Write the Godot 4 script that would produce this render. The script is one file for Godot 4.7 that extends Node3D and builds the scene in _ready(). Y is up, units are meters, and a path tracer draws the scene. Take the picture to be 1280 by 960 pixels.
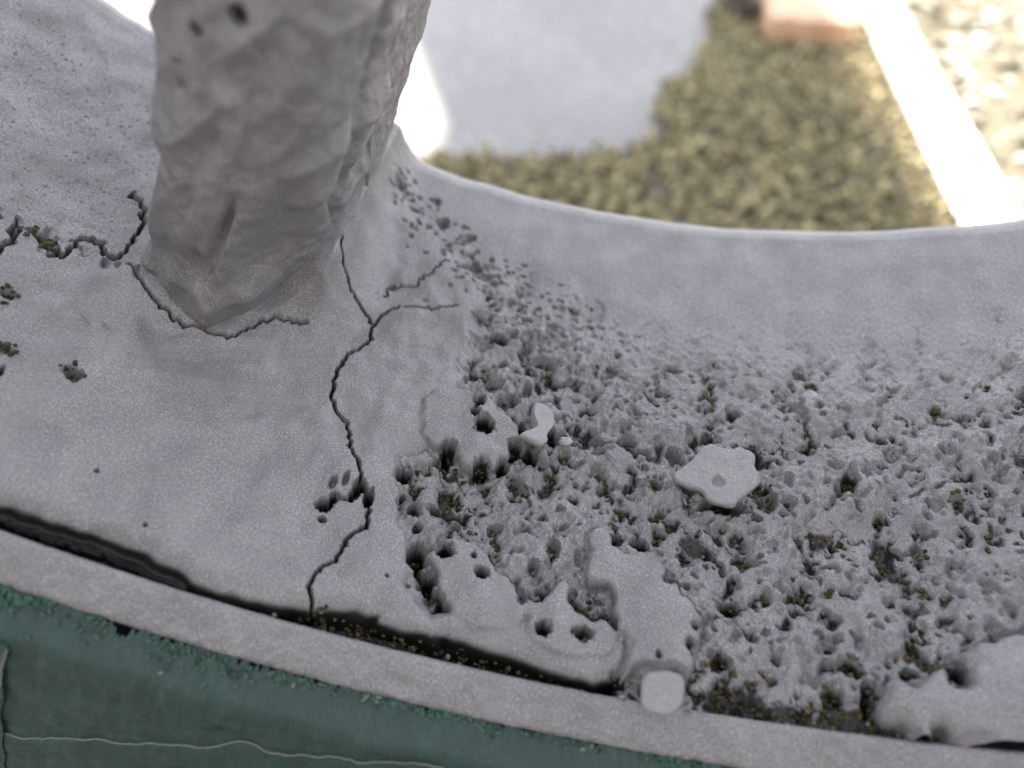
extends Node3D
# A corner of an old cast wheel, patched with filler and sprayed grey, its tyre masked with green tape.
# Lengths along the rim (s) and across it (t) are millimetres; s runs round the wheel at a radius of 200 mm.

const HUB := 0.31          # height of the wheel's axle
const RIM := 0.2           # inner radius of the rim at its front lip
const CELL := 0.15         # millimetres between the points of the fine part of the barrel
const S0 := -136.0
const NS := 1290
const NT := 532
const SPOKE_ANGLE := -0.38

var sn := FastNoiseLite.new()
var cells := FastNoiseLite.new()     # distance to the nearest of scattered points
var s1 := FastNoiseLite.new()        # the same without finer waves
var rng := RandomNumberGenerator.new()
var hgt := PackedFloat32Array()      # height of the barrel's surface above the plain rim, mm
var dirt_shade := PackedFloat32Array()     # share of near-black painted into recesses for shade and soil, 0 to 1
var rough := PackedFloat32Array()    # share of the crumbled surface, 0 to 1
var paint: StandardMaterial3D
var M := {}


func tag(o: Node, label := "", category := "", group := "", kind := "") -> Node:
	if label: o.set_meta("label", label)
	if category: o.set_meta("category", category)
	if group: o.set_meta("group", group)
	if kind: o.set_meta("kind", kind)
	return o


func put(called: String, mesh: Mesh, material: Material, parent: Node = self) -> MeshInstance3D:
	var o := MeshInstance3D.new()
	o.name = called
	o.mesh = mesh
	o.material_override = material
	parent.add_child(o, true)
	return o


func base(called: String, at := Vector3.ZERO) -> Node3D:
	var o := Node3D.new()
	o.name = called
	o.position = at
	add_child(o, true)
	return o


func make_mesh(v: PackedVector3Array, n: PackedVector3Array, ix: PackedInt32Array, c = null, uv = null) -> ArrayMesh:
	var a := []
	a.resize(Mesh.ARRAY_MAX)
	a[Mesh.ARRAY_VERTEX] = v
	a[Mesh.ARRAY_NORMAL] = n
	a[Mesh.ARRAY_INDEX] = ix
	if c != null: a[Mesh.ARRAY_COLOR] = c
	if uv != null: a[Mesh.ARRAY_TEX_UV] = uv
	var m := ArrayMesh.new()
	m.add_surface_from_arrays(Mesh.PRIMITIVE_TRIANGLES, a)
	return m


# A grid of w x h points, rows one after the other. Normals follow from the neighbours; closed joins the last column to the first.
func grid_mesh(v: PackedVector3Array, w: int, h: int, flip := false, closed := false, c = null, cap := false) -> ArrayMesh:
	var n := PackedVector3Array()
	n.resize(v.size())
	for j in h:
		var ja := maxi(j - 1, 0) * w
		var jb := mini(j + 1, h - 1) * w
		for i in w:
			var ia := (i - 1 + w) % w if closed else maxi(i - 1, 0)
			var ib := (i + 1) % w if closed else mini(i + 1, w - 1)
			var q := (v[j * w + ib] - v[j * w + ia]).cross(v[jb + i] - v[ja + i])
			n[j * w + i] = (-q if flip else q).normalized()
	if cap:                # the rings that close on one point take the normals just outside it
		for j in [h - 2, h - 1]:
			for i in w: n[j * w + i] = n[(h - 3) * w + i]
	var ix := PackedInt32Array()
	var cols := w if closed else w - 1
	ix.resize(cols * (h - 1) * 6)
	var k := 0
	for j in h - 1:
		for i in cols:
			var a := j * w + i
			var b := j * w + (i + 1) % w
			var d := a + w
			var e := b + w
			ix[k] = a
			ix[k + 3] = b
			if flip:
				ix[k + 1] = b; ix[k + 2] = d; ix[k + 4] = e; ix[k + 5] = d
			else:
				ix[k + 1] = d; ix[k + 2] = b; ix[k + 4] = d; ix[k + 5] = e
			k += 6
	return make_mesh(v, n, ix, c)


func sm(a: float, b: float, x: float) -> float:
	return smoothstep(a, b, x)


func radius(t: float) -> float:      # of the plain rim, metres, t in mm
	return RIM - 0.0157 * pow(clampf(t, 0.0, 78.0) / 78.0, 1.25)


func on_rim(s: float, t: float, h := 0.0) -> Vector3:
	var r := radius(t) - h * 0.001
	var a := s / 200.0
	return Vector3(r * sin(a), HUB - r * cos(a), -t * 0.001)


func rim_basis(s: float, turn := 0.0) -> Basis:   # y towards the axle, x along the rim
	var a := s / 200.0
	return Basis(Vector3(cos(a), sin(a), 0), Vector3(-sin(a), cos(a), 0), Vector3(0, 0, 1)) * Basis(Vector3.UP, turn)


func height_at(s: float, t: float) -> float:
	var i := clampi(roundi((s - S0) / CELL), 0, NS - 1)
	var j := clampi(roundi(t / CELL), 0, NT - 1)
	return hgt[j * NS + i]


# ---------------------------------------------------------------- materials

func noise_image(size: int, wave: float, seed_: int, octaves := 1) -> PackedFloat32Array:
	var f := FastNoiseLite.new()
	f.seed = seed_
	f.noise_type = FastNoiseLite.TYPE_SIMPLEX
	f.frequency = 1.0 / wave
	f.fractal_type = FastNoiseLite.FRACTAL_FBM if octaves > 1 else FastNoiseLite.FRACTAL_NONE
	f.fractal_octaves = octaves
	var b := f.get_seamless_image(size, size, false, false, 0.12, false).get_data()
	var out := PackedFloat32Array()
	out.resize(size * size)
	for i in out.size():
		out[i] = b[i] / 127.5 - 1.0
	return out


func grain(size: int, tint: Color, fine: float, amount: float, fleck: float, blotch: float, seed_: int) -> Array:
	# [colour texture, height texture, roughness texture] of sprayed paint: soft grain, bright flecks and broad faint stains
	var a := noise_image(size, fine, seed_)
	var b := noise_image(size, fine * 2.7, seed_ + 1, 2)
	var big := noise_image(size, size / 6.0, seed_ + 2, 3)
	var col := PackedByteArray()
	var hi := PackedByteArray()
	var ro := PackedByteArray()
	col.resize(size * size * 3)
	hi.resize(size * size)
	ro.resize(size * size)
	for i in size * size:
		var g := a[i] * 0.65 + b[i] * 0.45
		var k := 1.0 + amount * g + blotch * big[i]
		var f: float = maxf(0.0, a[i] * 0.6 + b[i] * 0.55 - fleck)
		k += f * 1.4
		col[i * 3] = clampi(int(255.0 * tint.r * k * (1.0 + 0.004 * big[i])), 0, 255)
		col[i * 3 + 1] = clampi(int(255.0 * tint.g * k), 0, 255)
		col[i * 3 + 2] = clampi(int(255.0 * tint.b * k * (1.0 - 0.004 * big[i])), 0, 255)
		hi[i] = clampi(int(127.5 + 110.0 * g), 0, 255)
		ro[i] = clampi(int(255.0 * (0.56 - 0.12 * g - f)), 40, 255)
	return [ImageTexture.create_from_image(Image.create_from_data(size, size, false, Image.FORMAT_RGB8, col)),
		ImageTexture.create_from_image(Image.create_from_data(size, size, false, Image.FORMAT_L8, hi)),
		ImageTexture.create_from_image(Image.create_from_data(size, size, false, Image.FORMAT_L8, ro))]


func grainy(tint: Color, metres: float, relief: float, fine: float, amount: float, fleck: float, blotch: float, seed_: int, size := 1024) -> StandardMaterial3D:
	var m := StandardMaterial3D.new()
	var g := grain(size, tint, fine, amount, fleck, blotch, seed_)
	m.albedo_texture = g[0]
	m.heightmap_enabled = true
	m.heightmap_texture = g[1]
	m.heightmap_scale = relief
	m.roughness_texture = g[2]
	m.roughness = 1.0
	m.uv1_triplanar = true
	m.uv1_world_triplanar = true
	m.uv1_scale = Vector3.ONE / metres
	return m


func plain(color: Color, rough_: float, vc := false) -> StandardMaterial3D:
	var m := StandardMaterial3D.new()
	m.albedo_color = color.linear_to_srgb()
	m.roughness = rough_
	m.vertex_color_use_as_albedo = vc
	return m


func materials() -> void:
	paint = grainy(Color(0.492, 0.485, 0.496), 0.06, 0.011, 2.8, 0.21, 0.47, 0.085, 11)
	paint.vertex_color_use_as_albedo = true
	paint.metallic = 0.2
	M.paint = paint
	M.flake = grainy(Color(0.53, 0.525, 0.533), 0.06, 0.009, 2.8, 0.17, 0.6, 0.03, 91)
	M.tape = grainy(Color(0.135, 0.225, 0.208), 0.05, 0.004, 6.0, 0.10, 0.55, 0.12, 31)
	M.tape.uv1_scale = Vector3(1.0, 0.45, 1.0) / 0.05
	M.tape_edge = plain(Color(0.19, 0.185, 0.15), 0.7)
	M.fray = plain(Color(1, 1, 1), 0.8, true)
	M.rubber = plain(Color(0.02, 0.02, 0.02), 0.7)
	M.moss = plain(Color(1, 1, 1), 0.75, true)
	M.concrete = grainy(Color(0.50, 0.488, 0.488), 0.9, 0.05, 6.0, 0.06, 0.6, 0.06, 51)
	M.timber = grainy(Color(0.205, 0.20, 0.20), 0.4, 0.05, 8.0, 0.12, 0.6, 0.1, 61, 512)
	M.clay = grainy(Color(0.80, 0.64, 0.52), 0.12, 0.03, 8.0, 0.12, 0.6, 0.1, 71, 512)
	M.strip = grainy(Color(0.78, 0.775, 0.76), 0.5, 0.04, 6.0, 0.06, 0.6, 0.04, 81, 512)
	M.stone = plain(Color(1, 1, 1), 0.8, true)


# ---------------------------------------------------------------- the barrel of the rim

func field(poly: Array, lo: Vector2, w: int, h: int, step: float) -> PackedFloat32Array:   # signed distance to an outline, positive inside
	var out := PackedFloat32Array()
	out.resize(w * h)
	var n := poly.size()
	var pts := PackedVector2Array()
	for q in poly:
		pts.append(Vector2(q[0], q[1]))
	for j in h:
		for i in w:
			var p := lo + Vector2(i, j) * step
			var best := 1e9
			var inside := false
			var b := pts[n - 1]
			for k in n:
				var a := b
				b = pts[k]
				var ab := b - a
				var u := clampf((p - a).dot(ab) / maxf(ab.length_squared(), 1e-9), 0.0, 1.0)
				best = minf(best, (a + ab * u).distance_squared_to(p))
				if (a.y > p.y) != (b.y > p.y) and p.x < ab.x * (p.y - a.y) / ab.y + a.x:
					inside = not inside
			out[j * w + i] = sqrt(best) * (1.0 if inside else -1.0)
	return out


func lay(poly: Array, top: float, edge: float, bulge: float) -> void:
	# raises a rounded patch of filler with this outline onto the surface so far
	const STEP := 0.45
	var lo := Vector2(1e9, 1e9)
	var hi := -lo
	for q in poly:
		lo = lo.min(Vector2(q[0], q[1]))
		hi = hi.max(Vector2(q[0], q[1]))
	lo = (lo - Vector2(2, 2)).max(Vector2(S0, 0))
	hi = (hi + Vector2(2, 2)).min(Vector2(S0 + CELL * (NS - 1), CELL * (NT - 1)))
	var w := int((hi.x - lo.x) / STEP) + 2
	var h := int((hi.y - lo.y) / STEP) + 2
	var d := field(poly, lo, w, h, STEP)
	var i0 := int((lo.x - S0) / CELL)
	var i1 := int((hi.x - S0) / CELL)
	var j0 := int(lo.y / CELL)
	var j1 := int(hi.y / CELL)
	for j in range(j0, j1 + 1):
		var t := j * CELL
		for i in range(i0, i1 + 1):
			var s := S0 + i * CELL
			var fx := clampf((s - lo.x) / STEP, 0.0, w - 1.01)
			var fy := clampf((t - lo.y) / STEP, 0.0, h - 1.01)
			var a := int(fx)
			var b := int(fy)
			fx -= a
			fy -= b
			var k := b * w + a
			var e := lerpf(lerpf(d[k], d[k + 1], fx), lerpf(d[k + w], d[k + w + 1], fx), fy)
			if e < -1.0 and not (edge < 0.0 and t < 6.0 and s < -34.0): continue
			e += s1.get_noise_2d(s * 3.2, t * 3.2) * lerpf(0.15, 0.5, sm(3.0, 8.0, t)) + s1.get_noise_2d(s * 9.0, t * 9.0) * 0.2 * sm(4.0, 9.0, t)
			var at := j * NS + i
			if e < -0.25:
				if edge < 0.0 and t < 6.0 and s < -34.0:
					hgt[at] = -3.6
					rough[at] = 0.0
				continue
			var r := edge
			var up := top
			var side := 1.0
			if edge < 0.0:         # the main sheet of filler: thick along the lip, thin and feathered away from it
				r = lerpf(3.6, 1.3, sm(6.0, 16.0, t))
				up = lerpf(top, 0.35, sm(8.0, 52.0, t))
				up = lerpf(up, lerpf(top, up, 0.35), sm(-80.0, -92.0, s))
				if s < -82.0 and t > 33.0:
					up = lerpf(up, -0.55, sm(-82.0, -93.0, s) * sm(-0.6, 0.9, t - 37.6 - 2.0 * sn.get_noise_2d(s * 6.0, 40.0) - 0.9 * sn.get_noise_2d(s * 22.0, t * 22.0)))
				side = sm(-0.25, lerpf(0.5, 4.0, sm(26.0, 44.0, t)), e)
			var round_ := 1.0
			if e < r:
				var q := 1.0 - maxf(e, 0.0) / r
				round_ = sqrt(maxf(0.0, 1.0 - q * q))
			var f := up + bulge * sm(0.0, 5.0, e)
			f += 0.55 * sn.get_noise_2d(s * 1.1, t * 1.1 + 77.0) + 0.11 * sn.get_noise_2d(s * 3.1, t * 2.2 + 9.0) + 0.05 * sn.get_noise_2d(s * 14.0, t * 14.0)
			if edge < 0.0: f += 0.085 * sm(50.0, 40.0, t) * s1.get_noise_2d(s * 0.7 + t * 1.1, t * 5.0 - s * 1.6)
			if edge < 0.0 and t > 26.0:
				round_ = lerpf(round_, 1.0, sm(26.0, 32.0, t))
			f = lerpf(-1.4 if edge >= 0.0 else lerpf(-3.6, -0.7, sm(5.0, 11.0, t)), f, round_) if edge >= 0.0 or t < 32.0 else f
			var cover := side * sm(-0.25, 0.05, e)
			if edge >= 0.0: f = maxf(f, hgt[at] - 1.5 * rough[at])
			hgt[at] = lerpf(hgt[at], f, cover)
			rough[at] = lerpf(rough[at], 0.0, cover)
			dirt_shade[at] = lerpf(dirt_shade[at], 0.0, cover)


func dent(s: float, t: float, rs: float, rt: float, deep: float, soil: float, seed_: int) -> void:  # soil: how much dark is painted in for the hole's shade and dirt
	var reach := 1.7
	var i0 := maxi(int((s - rs * reach - S0) / CELL), 0)
	var i1 := mini(int((s + rs * reach - S0) / CELL) + 1, NS - 1)
	var j0 := maxi(int((t - rt * reach) / CELL), 0)
	var j1 := mini(int((t + rt * reach) / CELL) + 1, NT - 1)
	for j in range(j0, j1 + 1):
		for i in range(i0, i1 + 1):
			var x := (S0 + i * CELL - s) / rs
			var y := (j * CELL - t) / rt
			var q := sqrt(x * x + y * y)
			var wob := 1.0 + 0.28 * sn.get_noise_2d(x * 16.0 + seed_ * 31.0, y * 16.0)
			var k := 1.0 - sm(0.5, 1.15, q * wob)
			if k <= 0.0: continue
			var at := j * NS + i
			hgt[at] -= deep * k
			dirt_shade[at] = maxf(dirt_shade[at], soil * sm(0.2, 0.65, k))


func crack(pts: Array, wide: float, deep: float, soil: float, jag := 0.5) -> void:  # soil: dark laid into the crack's colour, shade as well as dirt
	var path := PackedVector2Array()
	for k in pts.size() - 1:
		var a := Vector2(pts[k][0], pts[k][1])
		var b := Vector2(pts[k + 1][0], pts[k + 1][1])
		var n := maxi(2, int(a.distance_to(b) / 0.45))
		for i in n:
			var p := a.lerp(b, float(i) / n)
			p += Vector2(sn.get_noise_2d(p.x * 26.0, p.y * 26.0), sn.get_noise_2d(p.x * 26.0 + 300.0, p.y * 26.0)) * jag
			path.append(p)
	for k in path.size() - 1:
		var a := path[k]
		var b := path[k + 1]
		var half := wide * 0.5 * (0.75 + 0.7 * sn.get_noise_2d(a.x * 12.0, a.y * 12.0 + 50.0))
		half = maxf(half, 0.09)
		var grow := half + 0.3
		var lo := a.min(b) - Vector2(grow, grow)
		var hi := a.max(b) + Vector2(grow, grow)
		for j in range(maxi(int(lo.y / CELL), 0), mini(int(hi.y / CELL) + 2, NT)):
			for i in range(maxi(int((lo.x - S0) / CELL), 0), mini(int((hi.x - S0) / CELL) + 2, NS)):
				var p := Vector2(S0 + i * CELL, j * CELL)
				var ab := b - a
				var u := clampf((p - a).dot(ab) / maxf(ab.length_squared(), 1e-6), 0.0, 1.0)
				var d := (a + ab * u).distance_to(p)
				var c := (1.0 - sm(half * 0.5, half + 0.14, d))
				if c <= 0.0: continue
				var at := j * NS + i
				var cut := deep * c
				# overlapping lengths must not dig twice
				if carved[at] < cut:
					hgt[at] -= cut - carved[at]
					carved[at] = cut
				dirt_shade[at] = maxf(dirt_shade[at], soil * sm(0.45, 0.95, c))

var form := PackedFloat32Array()     # the heights before holes and cracks
var carved := PackedFloat32Array()


func barrel_heights() -> void:
	hgt.resize(NS * NT)
	dirt_shade.resize(NS * NT)
	rough.resize(NS * NT)
	carved.resize(NS * NT)
	for j in NT:
		var t := j * CELL
		for i in NS:
			var s := S0 + i * CELL
			# the crumbled surface: lumps with creases, pits; it dies out towards the far edge
			var wx := s + 1.3 * sn.get_noise_2d(s * 5.0, t * 5.0 + 500.0)
			var wy := t + 1.3 * sn.get_noise_2d(s * 5.0 + 900.0, t * 5.0)
			var edge := t + 5.0 * sn.get_noise_2d(s * 2.2, 31.0) + 3.0 * sn.get_noise_2d(s * 8.0, t * 8.0)
			var k := 1.0 - sm(36.0, 62.0, edge - maxf(0.0, -s - 12.0) * 0.3)
			if s < -64.0: k = 0.0
			var f := 0.0
			if k > 0.0:
				var d1 := cells.get_noise_2d(wx * 2.3, wy * 2.6) + 1.0
				var d2 := cells.get_noise_2d(wx * 6.8 + 30.0, wy * 7.4) + 1.0
				var d3 := cells.get_noise_2d(wx * 13.0, wy * 14.0 + 90.0) + 1.0
				var mix_ := sm(-0.35, 0.35, s1.get_noise_2d(s * 1.2 + 44.0, t * 1.2))
				var pit := sm(0.38, 0.68, s1.get_noise_2d(wx * 3.6 + 70.0, wy * 4.4))
				var vein := 1.0 - sm(0.02, 0.13, absf(s1.get_noise_2d(wx * 1.8 + 15.0, wy * 2.1)))
				var gate := sm(-0.1, 0.3, s1.get_noise_2d(s * 2.0 + 9.0, t * 2.0 + 61.0))
				f = -0.15 - 0.72 * d1 * d1 * lerpf(0.5, 1.0, mix_) - lerpf(0.28, 0.5, mix_) * d2 * d2 - 0.2 * d3 * d3
				f += 0.7 - 1.1 * pit - 0.9 * vein * gate
				f += 1.2 * s1.get_noise_2d(s * 0.9, t * 0.9) + 0.5 * s1.get_noise_2d(s * 2.2, t * 2.2 + 33.0)
				if t < 6.0: f -= 1.2 * (1.0 - sm(1.0, 6.0, t))
				if s < -12.0: f = lerpf(f, -3.4, (1.0 - sm(1.5, 3.5, t)) * sm(-10.5, -13.0, s))
			var speck := maxf(0.0, sn.get_noise_2d(s * 14.0, t * 11.0 + 60.0) - 0.4)
			var far := 0.25 * sn.get_noise_2d(s * 0.8, t * 0.8) + 0.05 * sn.get_noise_2d(s * 10.0, t * 10.0) - 0.9 * speck * (1.0 - sm(58.0, 68.0, t) if s > -60.0 else 1.0)
			var at := j * NS + i
			if t > 70.0: far -= 0.5 * pow((t - 70.0) / 10.0, 2.0)
			hgt[at] = lerpf(far, f * 1.25, k)
			rough[at] = k
			dirt_shade[at] = 0.9 * k * sm(-0.5, -1.0, f + 0.5 * s1.get_noise_2d(s * 1.6 + 5.0, t * 1.6))  # deep pits get painted shade along with their moss
	# the sheet of filler round the spoke and the blobs beside it
	lay(main, 1.6, -1.0, 0.5)
	lay(loop_plate, 2.1, 0.8, 0.4)
	lay(crust, 1.5, 2.8, 0.6)
	lay(two_hole_blob, 2.1, 0.85, 0.6)
	lay(eye_blob, 2.2, 0.85, 0.6)
	lay(long_blob, 2.5, 0.9, 0.7)
	lay(corner_blob, 3.0, 2.0, 1.0)
	# the open gap between filler and lip
	for i in NS:
		var s := S0 + i * CELL
		if s > -11.0: break
		for j in 40:
			var at := j * NS + i
			if hgt[at] < 0.55:
				dirt_shade[at] = maxf(dirt_shade[at], sm(0.55, -0.25, hgt[at]))  # the gap's shade is put into the colour by depth
	# the fillet that carries the filler up the spoke's far side, and the hollows at its foot
	for j in NT:
		var t := j * CELL
		for i in range(200, 640):
			var s := S0 + i * CELL
			var d := Vector2(maxf(0.0, s + 64.5), maxf(0.0, 44.0 - t)).length()
			if d < 11.0 and s > -84.0:
				var q := 1.0 - d / 11.0
				hgt[j * NS + i] += 6.5 * q * q * q * sm(36.0, 48.0, t)
			var m := Vector2((s + 78.5) / 15.5, (t - 52.0) / 15.0).length()
			if m < 1.5:
				var q := clampf((1.5 - m) / 0.5, 0.0, 1.0)
				hgt[j * NS + i] += 2.2 * q * q
			var e := Vector2((s + 82.0) / 6.0, (t - 31.0) / 4.0).length_squared()
			if e < 6.0:
				hgt[j * NS + i] -= 0.9 * exp(-e * 1.2)
	for q in [[-89.0, 29.0, 5.0, 2.2, 0.8], [-84.0, 32.0, 3.0, 1.6, 0.6], [-78.0, 28.0, 3.6, 1.4, 0.4], [-92.0, 27.5, 1.2, 0.8, -0.9], [-89.6, 28.2, 1.0, 0.7, -0.6], [-80.5, 24.5, 1.2, 0.9, -0.4], [-79.0, 27.5, 1.6, 1.1, -0.35], [-92.0, 9.0, 5.0, 3.0, 0.5], [-86.0, 12.0, 3.0, 1.0, 0.35], [-66.0, 18.0, 5.0, 2.0, 0.3], [-47.0, 34.0, 4.0, 6.0, -0.3], [-100.0, 14.0, 4.0, 4.0, -0.5]]:
		for j in range(maxi(int((q[1] - q[3] * 2.5) / CELL), 0), mini(int((q[1] + q[3] * 2.5) / CELL), NT)):
			for i in range(maxi(int((q[0] - q[2] * 2.5 - S0) / CELL), 0), mini(int((q[0] + q[2] * 2.5 - S0) / CELL), NS)):
				hgt[j * NS + i] -= q[4] * exp(-Vector2((S0 + i * CELL - q[0]) / q[2], (j * CELL - q[1]) / q[3]).length_squared())
	hgt = blurred(blurred(hgt, 1), 1)
	form = hgt.duplicate()
	for j in NT:
		var t := j * CELL
		for i in NS:
			var at := j * NS + i
			var k := rough[at]
			if k < 0.02: continue
			var s := S0 + i * CELL
			var d3 := cells.get_noise_2d(s * 11.0, t * 11.5 + 90.0) + 1.0
			var cut := s1.get_noise_2d(s * 5.5 + 12.0, t * 6.5)
			hgt[at] += k * (0.12 - 0.42 * d3 * d3 + 0.07 * s1.get_noise_2d(s * 21.0, t * 21.0) - 0.95 * sm(0.48, 0.66, cut) * sm(-0.05, 0.25, s1.get_noise_2d(s * 1.5 + 8.0, t * 1.5)))
	for q in holes:
		dent(q[0], q[1], q[2], q[3], q[4], 1.0 if q[4] >= 2.5 else 0.0, int(q[0] * 7.0))
	# small pits on the feathered edge behind the filler
	for k in 270:
		var s := rng.randf_range(-62.0, -2.0)
		var t := 78.0 - absf(rng.randfn(0.0, 1.0)) * 6.0 - (s + 64.0) * rng.randf_range(0.42, 0.75)
		if t < 40.0: continue
		dent(s, t, rng.randf_range(0.25, 0.75), rng.randf_range(0.2, 0.45), rng.randf_range(0.3, 0.9), 0.0, k)
	for k in 600:          # and on the bare casting beyond the spoke
		dent(rng.randf_range(-134.0, -95.0), rng.randf_range(38.0, 70.0), rng.randf_range(0.13, 0.3), rng.randf_range(0.13, 0.26), rng.randf_range(0.08, 0.2), 0.0, k)
	crack(main_crack, 0.34, 2.4, 1.0)
	crack(branch, 0.28, 2.0, 1.0)
	crack(branch_two, 0.22, 0.8, 0.6)
	crack(branch_three, 0.16, 0.7, 0.5)
	crack(left_crack, 0.2, 1.4, 1.0)
	crack(gap_crack, 0.8, 2.4, 0.9)
	crack(slot, 0.7, 2.2, 0.9)
	crack(ragged, 0.7, 2.2, 0.8, 1.2)
	crack(ragged_two, 0.6, 1.8, 0.8, 1.2)
	crack(ragged_three, 0.45, 2.2, 0.9, 0.8)
	crack(blob_gap, 0.9, 2.6, 0.9)
	crack(blob_gap_three, 0.3, 0.5, 0.0)


func blurred(src: PackedFloat32Array, reach: int) -> PackedFloat32Array:
	var mid := PackedFloat32Array()
	var out := PackedFloat32Array()
	mid.resize(src.size())
	out.resize(src.size())
	var span := 2.0 * reach + 1.0
	for j in NT:
		var row := j * NS
		var sum := 0.0
		for i in range(-reach, reach + 1): sum += src[row + clampi(i, 0, NS - 1)]
		for i in NS:
			mid[row + i] = sum / span
			sum += src[row + mini(i + reach + 1, NS - 1)] - src[row + maxi(i - reach, 0)]
	for i in NS:
		var sum := 0.0
		for j in range(-reach, reach + 1): sum += mid[clampi(j, 0, NT - 1) * NS + i]
		for j in NT:
			out[j * NS + i] = sum / span
			sum += mid[mini(j + reach + 1, NT - 1) * NS + i] - mid[maxi(j - reach, 0) * NS + i]
	return out


func barrel(parent: Node) -> void:
	# columns: the fine stretch with a coarse rest of the ring; rows: a skirt under the lip, the fine face, the far edge turned over
	var cols := PackedFloat32Array()
	for i in NS: cols.append(S0 + i * CELL)
	var s_end := S0 + (NS - 1) * CELL
	var rest := TAU * 200.0 - (s_end - S0)
	for i in 180: cols.append(s_end + rest * (i + 1) / 181.0)
	var w := cols.size()
	var h := NT + 7
	var v := PackedVector3Array()
	var c := PackedColorArray()
	v.resize(w * h)
	c.resize(w * h)
	# lumps and patches overhang: high points lean outwards over the low ones
	var soft := blurred(blurred(form, 6), 4)
	var moss_shade := Color(0.03, 0.027, 0.012)  # crumbled pits: painted-in shade with the tint of moss
	var hole_shade := Color(0.009, 0.008, 0.006)  # holes, cracks and gap: near-black painted for their shade, over soil
	for j in h:
		var jj := clampi(j, 0, NT - 1)
		var t := jj * CELL
		for i in w:
			var s := cols[i]
			var e := 0.0
			var so := 0.0
			if i < NS:
				e = hgt[jj * NS + i]
				so = dirt_shade[jj * NS + i]
				var fade := minf(s - S0, s_end - s) / 6.0
				if fade < 1.0: e *= fade
			if j >= NT:
				var u := (j - NT + 1) / 7.0
				var r := radius(78.0) - (0.001 * e) * (1.0 - u) + 0.021 * (1.0 - cos(u * PI * 0.5))
				v[j * w + i] = Vector3(r * sin(s / 200.0), HUB - r * cos(s / 200.0), -(NT - 1) * CELL * 0.001 - 0.009 * sin(u * PI * 0.5))
			else:
				if i > 8 and i < NS - 8 and jj > 5 and jj < NT - 8:
					var at := jj * NS + i
					var gx := (soft[at + 3] - soft[at - 3]) / (6.0 * CELL)
					var gy := (soft[at + 3 * NS] - soft[at - 3 * NS]) / (6.0 * CELL)
					var steep := sqrt(gx * gx + gy * gy)
					if steep > 0.02:
						var lean := clampf(form[at] - soft[at], -1.2, 0.35) * sm(0.1, 0.9, steep) * lerpf(0.6, 0.1, rough[at]) / steep
						v[j * w + i] = on_rim(s - gx * lean, t - gy * lean, e)
					else:
						v[j * w + i] = on_rim(s, t, e)
				else:
					v[j * w + i] = on_rim(s, t, e)
			c[j * w + i] = Color.WHITE.lerp(hole_shade if jj * CELL < 4.0 or i >= NS or rough[jj * NS + i] < 0.5 else moss_shade, so)
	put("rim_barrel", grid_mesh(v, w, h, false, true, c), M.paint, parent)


func lip(parent: Node) -> void:
	var cols := PackedFloat32Array()
	for i in 620: cols.append(-135.0 + i * 0.3)
	var s_end := -135.0 + 619 * 0.3
	for i in 150: cols.append(s_end + (TAU * 200.0 - 185.7) * (i + 1) / 151.0)
	var prof := [[-6.0, 209.0], [-3.0, 206.0], [-1.4, 203.2], [-0.55, 200.8], [-0.3, 200.15], [0.0, 200.0], [0.45, 200.12], [1.0, 200.5], [1.8, 201.15], [2.6, 201.85], [3.3, 202.5], [3.8, 203.0], [4.0, 203.5], [3.9, 204.1], [3.0, 205.2], [-1.0, 209.0], [-6.0, 212.0]]
	var fine := []
	for k in prof.size() - 1:
		for u in 4:
			fine.append([lerpf(prof[k][0], prof[k + 1][0], u / 4.0), lerpf(prof[k][1], prof[k + 1][1], u / 4.0)])
	fine.append(prof[-1])
	var v := PackedVector3Array()
	for q in fine:
		for s in cols:
			var bump := 0.16 * sn.get_noise_2d(s * 6.0, q[1] * 6.0) + 0.07 * sn.get_noise_2d(s * 21.0, q[1] * 21.0) + 0.1 * sn.get_noise_2d(s * 0.9, q[1] * 0.5)
			var nick := Vector2((s + 36.5) / 1.6, (q[1] - 202.0) / 0.6).length_squared()
			bump -= 0.55 * exp(-nick)
			for x in [-11.6, -10.7, -9.8]:
				bump -= 0.25 * exp(-Vector2((s - x) / 0.28, (q[1] - 202.9) / 0.3).length_squared())
			bump += 0.45 * exp(-Vector2((s + 14.4) / 1.0, (q[1] - 200.3) / 0.8).length_squared())
			var r: float = (q[1] - bump * 0.75) * 0.001
			v.append(Vector3(r * sin(s / 200.0), HUB - r * cos(s / 200.0), (q[0] + bump * 0.65) * 0.001))
	put("rim_lip", grid_mesh(v, cols.size(), fine.size(), true, true, white(v.size())), M.paint, parent)


func white(n: int) -> PackedColorArray:
	var c := PackedColorArray()
	c.resize(n)
	c.fill(Color.WHITE)
	return c


# ---------------------------------------------------------------- spokes

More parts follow.
